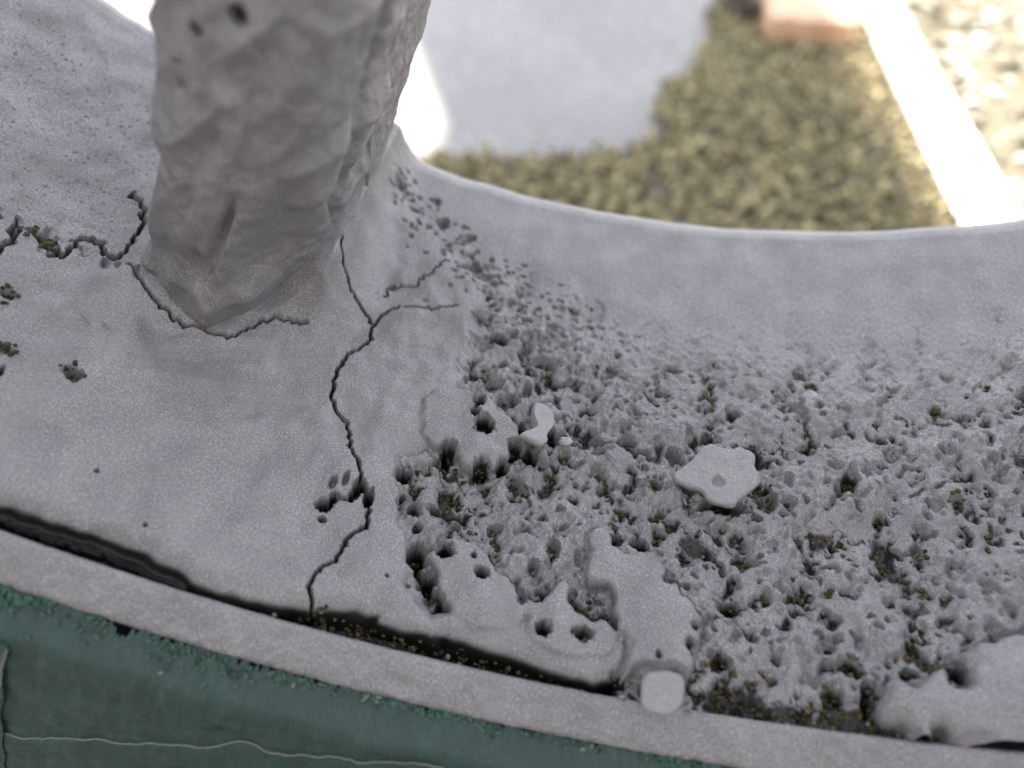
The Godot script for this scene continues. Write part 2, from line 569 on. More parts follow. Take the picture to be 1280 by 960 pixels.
func spoke_mesh() -> ArrayMesh:
	# rings down from the hub to the barrel; u runs across the face, z along the axle
	var rows := PackedFloat32Array()
	for i in 40: rows.append(lerpf(34.0, 128.0, i / 40.0))
	for i in 260: rows.append(lerpf(128.0, 203.0, i / 259.0))
	const W := 320
	var v := PackedVector3Array()
	for r in rows:
		var foot := sm(176.0, 200.0, r)
		var flare := foot * foot
		var half := 10.9 + 2.2 * sm(60.0, 30.0, r) - 0.012 * (r - 140.0)
		var zf := -28.0 - 7.0 * sm(140.0, 190.0, r) - 3.0 * sm(182.0, 200.0, r)
		var zb := -77.0 - 1.0 * flare
		var left := half + 4.0 * flare + 1.6 * sm(165.0, 190.0, r)
		var right := half + 0.6 * sm(160.0, 190.0, r) + 2.5 * flare
		for i in W:
			var a := TAU * i / W
			var ca := cos(a)
			var sa := sin(a)
			var n := 6.0
			var k := pow(pow(absf(ca), n) + pow(absf(sa), n), -1.0 / n)
			var u := ca * k * (right if ca > 0.0 else left)
			var zz := sa * k       # +1 at the front
			var z := lerpf(zb, zf, zz * 0.5 + 0.5)
			if zz > 0.0: z += 2.6 * zz * (1.0 - pow(clampf(absf(u) / half, 0.0, 1.0), 2.0)) - 1.2 * zz * sm(0.3, 1.0, u / half)
			if zz > -0.6: z -= 15.0 * sm(-0.1, 1.0, u / half) * sm(160.0, 196.0, r) * sm(-0.6, 0.3, zz)
			# lumps, slanting folds and dents
			var dir := Vector2(ca, sa)
			var fold := sn.get_noise_2d((r * 0.8 + u * 0.7) * 1.4, (u - r * 0.3) * 0.4 + 40.0 * float(zz > 0.0))
			var calm := 1.0 if zz > 0.1 else 0.45
			var facet := absf(s1.get_noise_2d((r * 0.75 + u * 0.95) * 0.85, (u - r * 0.35) * 0.55 + 20.0)) - 0.3
			var b := 0.35 * fold * calm - 1.6 * facet * calm + 0.6 * s1.get_noise_2d(u * 2.0 + r * 0.35, r * 0.4 + 60.0) * calm + 0.6 * calm * sn.get_noise_3d(u * 1.6, r * 1.3, z * 1.3) + 0.22 * sn.get_noise_3d(u * 5.0, r * 4.0, z * 4.0) + 0.05 * sn.get_noise_3d(u * 17.0, r * 17.0, z * 17.0)
			if zz > 0.15:
				var w := u - 1.3 + (r - 166.0) * 0.19
				var wide := lerpf(0.5, 1.5, sm(166.0, 184.0, r))
				b -= 1.7 * sm(-1.6 * wide, 0.0, w) * (1.0 - sm(0.1, 0.9 * wide + 0.3, w)) * sm(165.0, 172.0, r) * (1.0 - sm(182.0, 187.0, r))
				b -= 1.0 * exp(-pow((u + 3.9) / 1.0, 2.0) - pow((r - 181.0) / 3.0, 2.0))
				b -= 1.3 * exp(-pow((u - 6.0) / 2.4, 2.0) - pow((r - 158.0 - u * 0.8) / 7.0, 2.0))
				b += 1.2 * exp(-pow((u - 3.8) / 3.2, 2.0) - pow((r - 190.0) / 7.0, 2.0))
				for q in [[-3.2, 146.9, 0.75, 2.4], [0.7, 143.6, 0.9, 3.0], [-5.4, 151.7, 0.35, 0.8], [-4.9, 154.3, 0.9, 0.6], [-5.7, 144.6, 0.6, 1.2], [-1.2, 142.4, 0.5, 1.2]]:
					b -= q[3] * (1.0 - sm(0.5, 1.2, Vector2(u - q[0], (r - q[1]) * 1.1).length() / q[2]))
				b -= 0.5 * exp(-pow((u - 1.8 - (r - 144.0) * 0.5) / 0.35, 2.0) - pow((r - 145.5) / 2.2, 2.0))
			elif u > 0.0:
				var pt := sn.get_noise_3d(u * 8.0, r * 6.0, z * 8.0)
				b -= 1.5 * maxf(0.0, pt - 0.25) * exp(-pow((z + 43.0 + (r - 160.0) * 0.25) / 3.0, 2.0))
			if u > half * 0.7 and zz < 0.85: b -= 1.6 * exp(-pow((z + 40.0 + 0.1 * (r - 160.0)) / 2.2, 2.0))
			u += dir.x * b
			z += dir.y * b
			v.append(Vector3(u * 0.001, -r * 0.001, z * 0.001))
	return grid_mesh(v, W, rows.size(), false, true, white(v.size()))


func hub(parent: Node) -> void:
	var prof := [[-84.0, 20.0], [-84.0, 40.0], [-80.0, 44.0], [-30.0, 46.0], [-24.0, 42.0], [-20.0, 34.0], [-20.0, 21.0], [-23.0, 19.0], [-84.0, 19.0]]
	var v := PackedVector3Array()
	for q in prof:
		for i in 96:
			var a := TAU * i / 96.0
			v.append(Vector3(q[1] * sin(a) * 0.001, HUB - q[1] * cos(a) * 0.001, q[0] * 0.001))
	put("hub", grid_mesh(v, 96, prof.size(), false, true, white(v.size())), M.paint, parent)


# ---------------------------------------------------------------- tyre and tape

func sidewall(rad: float) -> float:     # how far the tyre bulges in front of the lip (mm) at that radius (mm)
	const K := [[203.0, 2.4], [203.7, 3.9], [205.6, 7.6], [207.0, 9.0], [209.0, 9.7], [214.0, 10.5], [225.0, 11.9], [240.0, 13.2], [258.0, 13.4], [278.0, 9.5], [294.0, 0.0], [304.0, -14.0], [309.0, -30.0], [310.0, -45.0]]
	for k in K.size() - 1:
		if rad <= K[k + 1][0]:
			var u: float = clampf((rad - K[k][0]) / (K[k + 1][0] - K[k][0]), 0.0, 1.0)
			return lerpf(K[k][1], K[k + 1][1], u)
	return -45.0


func tyre(parent: Node) -> void:
	var v := PackedVector3Array()
	var prof := []
	for k in 40: prof.append([sidewall(206.0 + 104.0 * k / 39.0) - 1.2, 206.0 + 104.0 * k / 39.0])
	for k in 39: prof.append([-92.0 - (prof[38 - k][0]), prof[38 - k][1]])
	for q in prof:
		for i in 160:
			var a := TAU * i / 160.0
			v.append(Vector3(q[1] * sin(a) * 0.001, HUB - q[1] * cos(a) * 0.001, q[0] * 0.001))
	put("tyre", grid_mesh(v, 160, prof.size(), true, true), M.rubber, parent)


func seam_radius(s: float) -> float:
	return 211.2 - (s + 53.0) * 0.41 + 0.19 * sqrt((s + 53.0) * (s + 53.0) + 80.0)


func tape_point(s: float, rad: float, lift: float) -> Vector3:
	var z := sidewall(rad) + lift
	var ridge := 206.2
	z += 0.5 * exp(-pow((rad - ridge) / 0.9, 2.0))
	z += 0.5 * sn.get_noise_2d(s * 0.9, rad * 2.0) + 0.18 * sn.get_noise_2d(s * 4.5, rad * 1.2 + 90.0) + 0.05 * sn.get_noise_2d(s * 16.0, rad * 5.0)
	z -= 1.2 * exp(-Vector2((s + 54.0) / 3.0, (rad - 212.0) / 1.6).length_squared())
	return Vector3(rad * sin(s / 200.0) * 0.001, HUB - rad * cos(s / 200.0) * 0.001, z * 0.001)


func tape_sheet(parent: Node, s_from: float, s_to: float, near: Callable, far: Callable, lift: float, cols: int, rows: int) -> MeshInstance3D:
	var v := PackedVector3Array()
	for j in rows + 1:
		for i in cols + 1:
			var s := lerpf(s_from, s_to, float(i) / cols)
			var a: float = near.call(s)
			var b: float = far.call(s)
			var drop := lift if j < rows else lift - 0.3
			v.append(tape_point(s, lerpf(a, b, minf(float(j) / (rows - 1), 1.0)), drop if j > 0 else lift - 0.3))
	return put("masking_tape", grid_mesh(v, cols + 1, rows + 1, true), M.tape, parent)


func ribbon(parent: Node, called: String, pts: Array, thick: float) -> void:   # a thin pale edge: a bent tube
	var v := PackedVector3Array()
	for k in pts.size():
		var p: Vector3 = pts[k]
		var along: Vector3 = (pts[mini(k + 1, pts.size() - 1)] - pts[maxi(k - 1, 0)]).normalized()
		var side := along.cross(Vector3(0, 0, 1)).normalized()
		var up := side.cross(along)
		var r := thick * (0.75 + 0.6 * absf(sn.get_noise_1d(k * 9.0)))
		for i in 6:
			v.append(p + (side * cos(TAU * i / 6.0) + up * sin(TAU * i / 6.0)) * r)
	put(called, grid_mesh(v, 6, pts.size(), false, true), M.tape_edge, parent)


func tape(parent: Node) -> void:
	var frayed := func(s): return 203.8 + 0.2 * sn.get_noise_1d(s * 7.0) + 0.5 * sn.get_noise_1d(s * 23.0) + 0.9 * maxf(0.0, 1.0 - absf(s + 69.0) / 1.6)
	tape_sheet(parent, -96.0, 40.0, frayed, func(s): return maxf(seam_radius(s) + 1.5, 207.5), 0.0, 560, 70)
	tape_sheet(parent, -96.0, 40.0, func(s): return maxf(seam_radius(s), 207.0), func(_s): return 292.0, 0.3, 400, 120)
	var left := tape_sheet(parent, -104.0, -79.2, func(_s): return 206.4, func(_s): return 262.0, 0.55, 60, 90)
	var line := []
	for i in 300:
		var s := lerpf(-96.0, 20.0, i / 299.0)
		line.append(tape_point(s, maxf(seam_radius(s), 207.0) + 0.05 * sn.get_noise_1d(s * 9.0), 0.32))
	ribbon(parent, "tape_edge", line, 0.00009)
	var down := []
	for i in 90:
		var r := lerpf(206.4, 240.0, i / 89.0)
		down.append(tape_point(-79.2 + 0.15 * sn.get_noise_1d(r * 12.0) - (r - 209.0) * 0.05, r, 0.62))
	ribbon(left, "tape_edge", down, 0.00012)
	# the rest of the ring, in lengths that overlap a little
	var s := 38.0
	while s < TAU * 200.0 - 96.0:
		var to := minf(s + 170.0, TAU * 200.0 - 94.0)
		tape_sheet(parent, s, to, func(_s): return 204.0, func(_s): return 292.0, 0.12 if int(s) % 2 else 0.45, 40, 20)
		if to >= TAU * 200.0 - 94.5: break
		s = to - 4.0
	# crumbs of torn tape and dried overspray along the lip
	var spots := []
	for k in 900:
		var q := rng.randf_range(-94.0, 18.0)
		var thick := 1.0 if q < -52.0 else 0.4
		if absf(q + 68.8) < 1.5: continue
		if rng.randf() > thick * (0.55 + 0.9 * sn.get_noise_1d(q * 3.0)): continue
		var rad := 203.7 + absf(rng.randfn(0.0, 1.0)) * 0.6 * thick
		var p := tape_point(q, rad, 0.25 + rng.randf() * 0.3)
		var b := Basis.from_euler(Vector3(rng.randf() * TAU, rng.randf() * TAU, rng.randf() * TAU)).scaled_local(Vector3(rng.randf_range(0.6, 2.2), 0.6, rng.randf_range(0.5, 1.1)) * 0.00034)
		var hue := rng.randf()
		spots.append([Transform3D(b, p), Color(0.045, 0.105, 0.078) if hue < 0.78 else Color(0.17, 0.18, 0.16) if hue < 0.81 else Color(0.02, 0.055, 0.04)])
	scatter("frayed_edge", spots, clump(3, 0.35), M.fray, parent)


# ---------------------------------------------------------------- small pieces

func clump(seed_: int, wild: float, rings := 5, segs := 7) -> ArrayMesh:    # a lumpy grain about 2 units across
	var r := RandomNumberGenerator.new()
	r.seed = seed_
	var v := PackedVector3Array()
	for j in rings + 1:
		for i in segs:
			var a := TAU * i / segs + j * 0.4
			var b := PI * j / rings
			var k := 1.0 + (r.randf_range(-wild, wild) if j > 0 and j < rings else 0.0)
			v.append(Vector3(sin(b) * cos(a), cos(b), sin(b) * sin(a)) * k)
	return grid_mesh(v, segs, rings + 1, true, true)


func scatter(called: String, spots: Array, mesh: Mesh, material: Material, parent: Node = self) -> MultiMeshInstance3D:
	var mm := MultiMesh.new()
	mm.transform_format = MultiMesh.TRANSFORM_3D
	mm.use_colors = true
	mm.mesh = mesh
	mm.instance_count = spots.size()
	for i in spots.size():
		mm.set_instance_transform(i, spots[i][0])
		mm.set_instance_color(i, spots[i][1])
	var o := MultiMeshInstance3D.new()
	o.name = called
	o.multimesh = mm
	o.material_override = material
	o.set_meta("kind", "stuff")
	parent.add_child(o, true)
	return o


func chip_mesh(outline: Array, thick: float, holes_: Array, seed_: int, inset := 0.2, blunt := true) -> ArrayMesh:
	# a loose flake: outline in mm round its middle, bellied underneath, its top edge rounded
	var mid := Vector2.ZERO
	for q in outline: mid += Vector2(q[0], q[1]) / outline.size()
	var ring := PackedVector2Array()
	for q in outline: ring.append(Vector2(q[0], q[1]) - mid)
	for n in (2 if blunt else 1):     # corner cutting
		var next := PackedVector2Array()
		for k in ring.size():
			var a := ring[k]
			var b := ring[(k + 1) % ring.size()]
			next.append(a.lerp(b, 0.22))
			next.append(a.lerp(b, 0.78))
		ring = next
	var w := ring.size()
	var prof := [[0.05, 0.0], [0.45, 0.0], [0.7, 0.05], [0.86, 0.2], [0.96, 0.45], [1.0, 0.66], [0.995, 0.8], [0.975, 0.9], [0.94, 0.97]]
	if not blunt: prof = [[0.05, 0.0], [0.5, 0.0], [0.98, 0.0], [1.0, 0.06], [1.0, 0.5], [1.0, 0.9], [0.985, 0.97]]
	for k in 22: prof.append([0.9 * (1.0 - k / 21.0) + 0.0005, 1.0])
	var v := PackedVector3Array()
	for q in prof:
		for p in ring:
			var x: Vector2 = p * float(q[0])
			var y: float = thick * q[1]
			if q[1] > 0.6:
				y += 0.16 * sn.get_noise_2d(x.x * 4.0 + seed_ * 50.0, x.y * 4.0) + inset * x.length() / 5.0
				for o in holes_:
					y -= o[3] * (1.0 - sm(0.45, 1.15, (x - Vector2(o[0], o[1])).length() / o[2]))
			x += x.normalized() * (0.12 * sn.get_noise_3d(x.x * 9.0, y * 9.0, x.y * 9.0 + seed_) )
			v.append(Vector3(x.x, y, -x.y) * 0.001)
	return grid_mesh(v, w, prof.size(), true, true, white(v.size()), true)


func chip(called: String, outline: Array, thick: float, holes_: Array, seed_: int, sink: float, tilt: Vector3, label: String) -> void:
	var mid := Vector2.ZERO
	for q in outline: mid += Vector2(q[0], q[1]) / outline.size()
	var o := put(called, chip_mesh(outline, thick, holes_, seed_), M.flake)
	o.position = on_rim(mid.x, mid.y, sink)
	o.basis = rim_basis(mid.x) * Basis.from_euler(tilt)
	tag(o, label, "flake", "loose grey flakes on the rim")


func grit() -> void:
	# moss and soil caught in the pits of the crumbled surface
	var spots := []
	var tries := 0
	while spots.size() < 2600 and tries < 160000:
		tries += 1
		var s := rng.randf_range(-62.0, 52.0)
		var t := rng.randf_range(0.6, 60.0)
		var i := clampi(roundi((s - S0) / CELL), 12, NS - 13)
		var j := clampi(roundi(t / CELL), 4, NT - 13)
		var e := hgt[j * NS + i]
		if rough[j * NS + i] < 0.4 or e > -0.4: continue
		var near := (hgt[j * NS + i - 8] + hgt[j * NS + i + 8] + hgt[(j + 8) * NS + i] + hgt[maxi(j - 8, 0) * NS + i]) * 0.25
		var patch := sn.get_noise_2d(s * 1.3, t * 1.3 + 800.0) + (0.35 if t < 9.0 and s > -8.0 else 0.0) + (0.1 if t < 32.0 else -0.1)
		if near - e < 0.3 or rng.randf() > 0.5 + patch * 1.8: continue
		spots.append([s, t, e])
	for q in [[-88.4, 20.2], [-89.3, 20.5], [-101.0, 26.6], [-96.7, 19.5], [-34.8, 31.6], [-33.8, 26.1], [-28.7, 25.2], [-27.1, 24.3], [-16.7, 5.8], [-36.8, 18.9], [0.2, 6.3], [1.5, 13.3], [31.5, 30.0], [25.6, 22.8], [15.4, 7.1], [13.1, 4.0], [-102.0, 35.8], [-101.0, 35.4], [-104.2, 36.8], [-48.2, 2.0], [-43.5, 1.2], [-9.0, 28.8], [7.1, 28.6], [-16.0, 9.6], [-14.8, 9.2]]:
		for k in 26:
			var s: float = q[0] + rng.randfn(0.0, 0.55)
			var t: float = maxf(0.4, q[1] + rng.randfn(0.0, 0.5))
			spots.append([s, t, height_at(s, t)])
	for k in 900:         # crumbs in the gap along the lip
		var s := rng.randf_range(-56.0, 30.0)
		var t := rng.randf_range(0.3, 3.2)
		var e := height_at(s, t)
		if e < -1.2: spots.append([s, t, e])
	var out := []
	for q in spots:
		var size := rng.randf_range(0.09, 0.34) * 0.001
		var p := on_rim(q[0], q[1], q[2] + rng.randf_range(0.0, 0.22))
		var b := Basis.from_euler(Vector3(rng.randf() * TAU, rng.randf() * TAU, 0)).scaled_local(Vector3(1, rng.randf_range(0.6, 1.2), 1) * size)
		var hue := rng.randf()
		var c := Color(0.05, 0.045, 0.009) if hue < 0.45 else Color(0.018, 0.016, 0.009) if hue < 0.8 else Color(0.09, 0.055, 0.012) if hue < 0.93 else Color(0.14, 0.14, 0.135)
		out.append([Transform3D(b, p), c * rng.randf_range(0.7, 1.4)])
	tag(scatter("moss_and_grit", out, clump(5, 0.3), M.moss), "olive moss and soil grains caught in the pits of the crumbled grey rim", "moss", "", "stuff")


# ---------------------------------------------------------------- what lies behind

func inside(p: Vector2, poly: PackedVector2Array) -> bool:
	return Geometry2D.is_point_in_polygon(p, poly)


func background() -> void:
	var slab := PlaneMesh.new()
	slab.size = Vector2(400, 400)
	tag(put("ground", slab, M.concrete), "grey concrete ground behind the wheel", "", "", "structure")
	# a pale edging strip, let in almost flush
	var e := BoxMesh.new()
	e.size = Vector3(0.03, 0.012, 3.0)
	var edging := put("edging_strip", e, M.strip)
	edging.position = Vector3(0.151, 0.0, -1.2)
	tag(edging, "pale sunlit edging strip between the moss and the gravel", "", "", "structure")
	# moss
	var area := PackedVector2Array()
	for q in [[0.04, -0.75], [0.034, -0.614], [0.03, -0.544], [0.018, -0.477], [-0.002, -0.436], [-0.006, -0.396], [0.0, -0.368], [-0.023, -0.358], [-0.037, -0.342], [-0.06, -0.343], [-0.113, -0.332], [-0.17, -0.318], [-0.2, -0.2], [0.135, -0.2], [0.136, -0.5], [0.135, -0.75]]:
		area.append(Vector2(q[0], q[1]))
	var spots := []
	var tries := 0
	while spots.size() < 15000 and tries < 120000:
		tries += 1
		var p := Vector2(rng.randf_range(-0.2, 0.137), rng.randf_range(-0.75, -0.2))
		var wob := Vector2(sn.get_noise_2d(p.x * 900.0, p.y * 900.0), sn.get_noise_2d(p.x * 900.0 + 70.0, p.y * 900.0)) * 0.012
		if not inside(p + wob, area): continue
		var lump := sn.get_noise_2d(p.x * 1300.0, p.y * 1300.0 + 33.0)
		var size := rng.randf_range(0.0008, 0.0020)
		var b := Basis.from_euler(Vector3(rng.randf() * TAU, rng.randf() * TAU, 0)).scaled_local(Vector3(1, rng.randf_range(0.6, 1.3), 1) * size)
		var c := Color(0.13, 0.105, 0.055).lerp(Color(0.42, 0.365, 0.2), clampf(0.5 + lump * 1.6, 0.0, 1.0))
		if rng.randf() < 0.16: c = Color(0.12, 0.085, 0.05)
		spots.append([Transform3D(b, Vector3(p.x, 0.0015 + maxf(0.0, 0.004 + 0.008 * lump) * rng.randf(), p.y)), c * rng.randf_range(0.7, 1.25)])
	tag(scatter("moss_patch", spots, clump(9, 0.45), M.moss), "olive brown moss spreading over the shaded concrete behind the wheel", "moss", "", "stuff")
	# gravel beyond the strip
	var stones := []
	for k in 5200:
		var p := Vector2(rng.randf_range(0.168, 0.6), rng.randf_range(-1.0, -0.15))
		var size := rng.randf_range(0.002, 0.0052)
		var b := Basis.from_euler(Vector3(rng.randf_range(-0.5, 0.5), rng.randf() * TAU, 0)).scaled_local(Vector3(1, 0.7, rng.randf_range(0.7, 1.1)) * size)
		var g := rng.randf_range(0.4, 0.8)
		stones.append([Transform3D(b, Vector3(p.x, rng.randf_range(0.0, 0.006), p.y)), Color(g, g * 0.97, g * 0.88) if rng.randf() < 0.58 else Color(0.09, 0.08, 0.05)])
	tag(scatter("gravel", stones, clump(12, 0.18), M.stone), "pale gravel in full sun at the right, beyond the edging strip", "gravel", "", "stuff")
	var soil := PlaneMesh.new()
	soil.size = Vector2(0.44, 0.9)
	var bed := put("gravel_bed", soil, plain(Color(0.1, 0.09, 0.06), 0.9))
	bed.position = Vector3(0.387, 0.004, -0.58)
	tag(bed, "dark earth under the gravel", "", "", "structure")
	# a broken clay tile and a dark lump added for the shade at its side
	var o := base("clay_tile", Vector3(0.098, 0.0, -0.562))
	o.rotation.y = -0.12
	var body := []
	for q in [[-29, -52], [-10, -54], [12, -51], [29, -53], [31, -20], [30, 20], [29, 48], [8, 50], [-12, 49], [-29, 50], [-30, 10]]: body.append([q[0], q[1] * 0.9])
	var tile := put("tile_body", chip_mesh(body, 17.0, [], 4, 0.0, false), M.clay, o)
	tile.position.y = 0.004
	tag(o, "orange clay tile lying on the moss in the sun", "tile")
	var dark_lump := put("shade_lump", clump(21, 0.3, 9, 14), plain(Color(0.05, 0.04, 0.028), 0.95))
	dark_lump.position = Vector3(0.052, 0.006, -0.585)
	dark_lump.scale = Vector3(0.014, 0.01, 0.03)
	tag(dark_lump, "dark lump added in place of the shade at the left side of the clay tile", "shade")


func added_blockers() -> void:
	# an added board on a post, beyond the view, cut so that its shade lies over the wheel and the ground behind it
	var o := base("shade_board", Vector3(0.0, 0.0, -2.0))
	var outline := [[-0.36, 1.28], [-0.065, 1.28], [-0.05, 1.4], [-0.042, 1.465], [0.004, 1.49], [0.006, 2.6], [-0.44, 2.6], [-0.44, 1.735], [-0.212, 1.72]]
	var flat := PackedVector2Array()
	for q in outline: flat.append(Vector2(q[0], q[1]))
	var ix := Geometry2D.triangulate_polygon(flat)
	var st := SurfaceTool.new()
	st.begin(Mesh.PRIMITIVE_TRIANGLES)
	for z in [0.0, -0.03]:
		for k in ix: st.add_vertex(Vector3(flat[k].x, flat[k].y, z))
	for k in flat.size():
		var a := flat[k]
		var b := flat[(k + 1) % flat.size()]
		for q in [[a, 0.0], [b, 0.0], [b, -0.03], [a, 0.0], [b, -0.03], [a, -0.03]]: st.add_vertex(Vector3(q[0].x, q[0].y, q[1]))
	st.generate_normals()
	put("board", st.commit(), M.timber, o)
	var post := BoxMesh.new()
	post.size = Vector3(0.09, 2.5, 0.07)
	put("post", post, M.timber, o).position = Vector3(-0.2, 1.25, -0.067)
	tag(o, "unseen wooden board on a single post, added behind the wheel to shade it", "board")
	# an unseen wall of upright boards, added to hold back light from the front
	var w := base("light_block_wall", Vector3(0.0, 0.0, 1.3))
	var plank := BoxMesh.new()
	plank.size = Vector3(0.146, 2.3, 0.022)
	for k in 24:
		put("plank", plank, M.timber, w).position = Vector3(-1.8 + 0.15 * k, 1.15, 0.011 + 0.003 * (k % 2))
	var back := BoxMesh.new()
	back.size = Vector3(3.6, 2.3, 0.05)
	put("frame", back, M.timber, w).position = Vector3(-0.075, 1.15, 0.055)
	tag(w, "unseen dark timber wall, added facing the wheel to limit the front light", "wall")


# ---------------------------------------------------------------- outlines, millimetres (s, t)

var main := [
		[-65, 77.9], [-59.5, 71.8], [-52.6, 67.9], [-45.5, 63.9], [-40.5, 59.8], [-38, 55.2], [-38.8, 49.4], [-38.3, 45.4],
		[-38.2, 41.6], [-38.2, 38.4], [-37.8, 35.7], [-38.3, 31.5], [-39.3, 28.4], [-42.3, 26.4], [-45, 24.4], [-44.7, 21.8],
		[-42.5, 16.6], [-41.1, 13.8], [-40.1, 11.7], [-38.6, 9.3], [-36, 7.1], [-34.2, 5.5], [-33, 2], [-36.6, 2.1],
		[-38.7, 2.5], [-42.2, 2.5], [-45.6, 2.3], [-48.8, 1.5], [-54.8, 0.7], [-61.3, 0.3], [-67.6, 1.4], [-74.7, 2.2],
		[-80.9, 1.9], [-86.3, 1.8], [-150, -6], [-200, -6], [-200, 95], [-64, 95]]
var loop_plate := [
		[-44.9, 34.3], [-43, 36.5], [-39.8, 37.2], [-37.6, 36.7], [-36, 37.4], [-34, 36.3], [-32.8, 34.9], [-31.2, 34.8],
		[-29.9, 33.2], [-28.8, 31.8], [-27.8, 31.6], [-26.6, 31.1], [-24.7, 31], [-24.7, 29.7], [-26.9, 30], [-28.4, 29.6],
		[-30, 28.9], [-30.4, 27.3], [-31.6, 26.4], [-34.2, 25.5], [-36.5, 25.6], [-38.3, 27.1], [-39.7, 27.8], [-41.3, 26.8],
		[-43.2, 28.4], [-44.5, 31.2]]
var two_hole_blob := [
		[-38, 11.8], [-37.5, 13.4], [-36.3, 14.6], [-34.3, 15], [-32.4, 14.7], [-30.8, 14.2], [-29.2, 12.8], [-28.3, 11.2],
		[-27.1, 11.5], [-25.6, 10.6], [-24.9, 8.9], [-23.4, 9.6], [-22.7, 7.8], [-23.7, 6.6], [-24.5, 5.2], [-26.7, 4],
		[-30.2, 4], [-32.6, 4.7], [-33.6, 5.6], [-34.5, 7.3], [-36, 9.2]]
var crust := [
		[-41.5, 10], [-39, 7.7], [-35.9, 5.2], [-34.2, 6.4], [-32.6, 7.8], [-28.1, 8.8], [-25, 8.2], [-23.2, 6.8],
		[-20.8, 7.9], [-17.8, 7.9], [-12.8, 8.2], [-11, 10.1], [-3.1, 8.4], [-3.3, 5.2], [-4.7, 3.7], [-11.8, 2.2],
		[-14.6, 1.1], [-18.9, 1.4], [-24.9, 2.2], [-28.9, 2.5], [-32.9, 2.9], [-38.7, 2.4], [-41.7, 2.5], [-43.9, 9.4]]
var eye_blob := [
		[-24.1, 5.9], [-23.8, 8.3], [-22.3, 10.1], [-21, 11.2], [-20.8, 12.3], [-19.6, 12.9], [-18.8, 11.9], [-18.9, 10.1],
		[-17.8, 8.7], [-16.1, 8.2], [-13.9, 8.4], [-12.2, 7.3], [-11.7, 5.7], [-12.2, 4.3], [-13.9, 3.3], [-16.8, 2.8],
		[-20.2, 2.8], [-23.1, 3.7]]
var long_blob := [
		[-17.5, 15], [-17.2, 16.6], [-17.9, 18.8], [-17.1, 20], [-15.7, 20.6], [-14.2, 19.5], [-14.3, 18.2], [-12.6, 17.8],
		[-10, 17.6], [-7.8, 16.7], [-6.1, 15], [-4.4, 13.1], [-3.2, 11.9], [-2.2, 10.2], [-2.3, 8.2], [-3.3, 6.6],
		[-2.9, 4.8], [-3.8, 3.2], [-4.9, 3.8], [-6.1, 4.2], [-9.7, 3.4], [-12, 1.1], [-11.8, 1.4], [-11.4, 3.3],
		[-11.3, 5.8], [-12.8, 7], [-13.2, 8.9], [-13.6, 10.9], [-14.4, 12.3], [-16, 12.8], [-17.2, 13.7]]
var corner_blob := [
		[17.7, 3.1], [18.7, 5.4], [19.9, 6.7], [21, 6.5], [22.1, 5.7], [23.4, 6.5], [25.1, 8.1], [26.1, 7.8],
		[26.3, 6.4], [27.4, 6.7], [27.8, 8], [27.5, 9], [26.7, 9.7], [28.7, 10.9], [31.5, 11.9], [35.2, 13.3],
		[40.1, 14.8], [35.4, -1.8], [31.4, -1.6], [29.7, -1.2], [28.2, -0.5], [26, 0.2], [24.3, 1.4], [23.4, 0.9],
		[23.2, -1], [20.9, -1], [21.1, 0.4], [20.1, 1.2], [18.1, 1.7]]
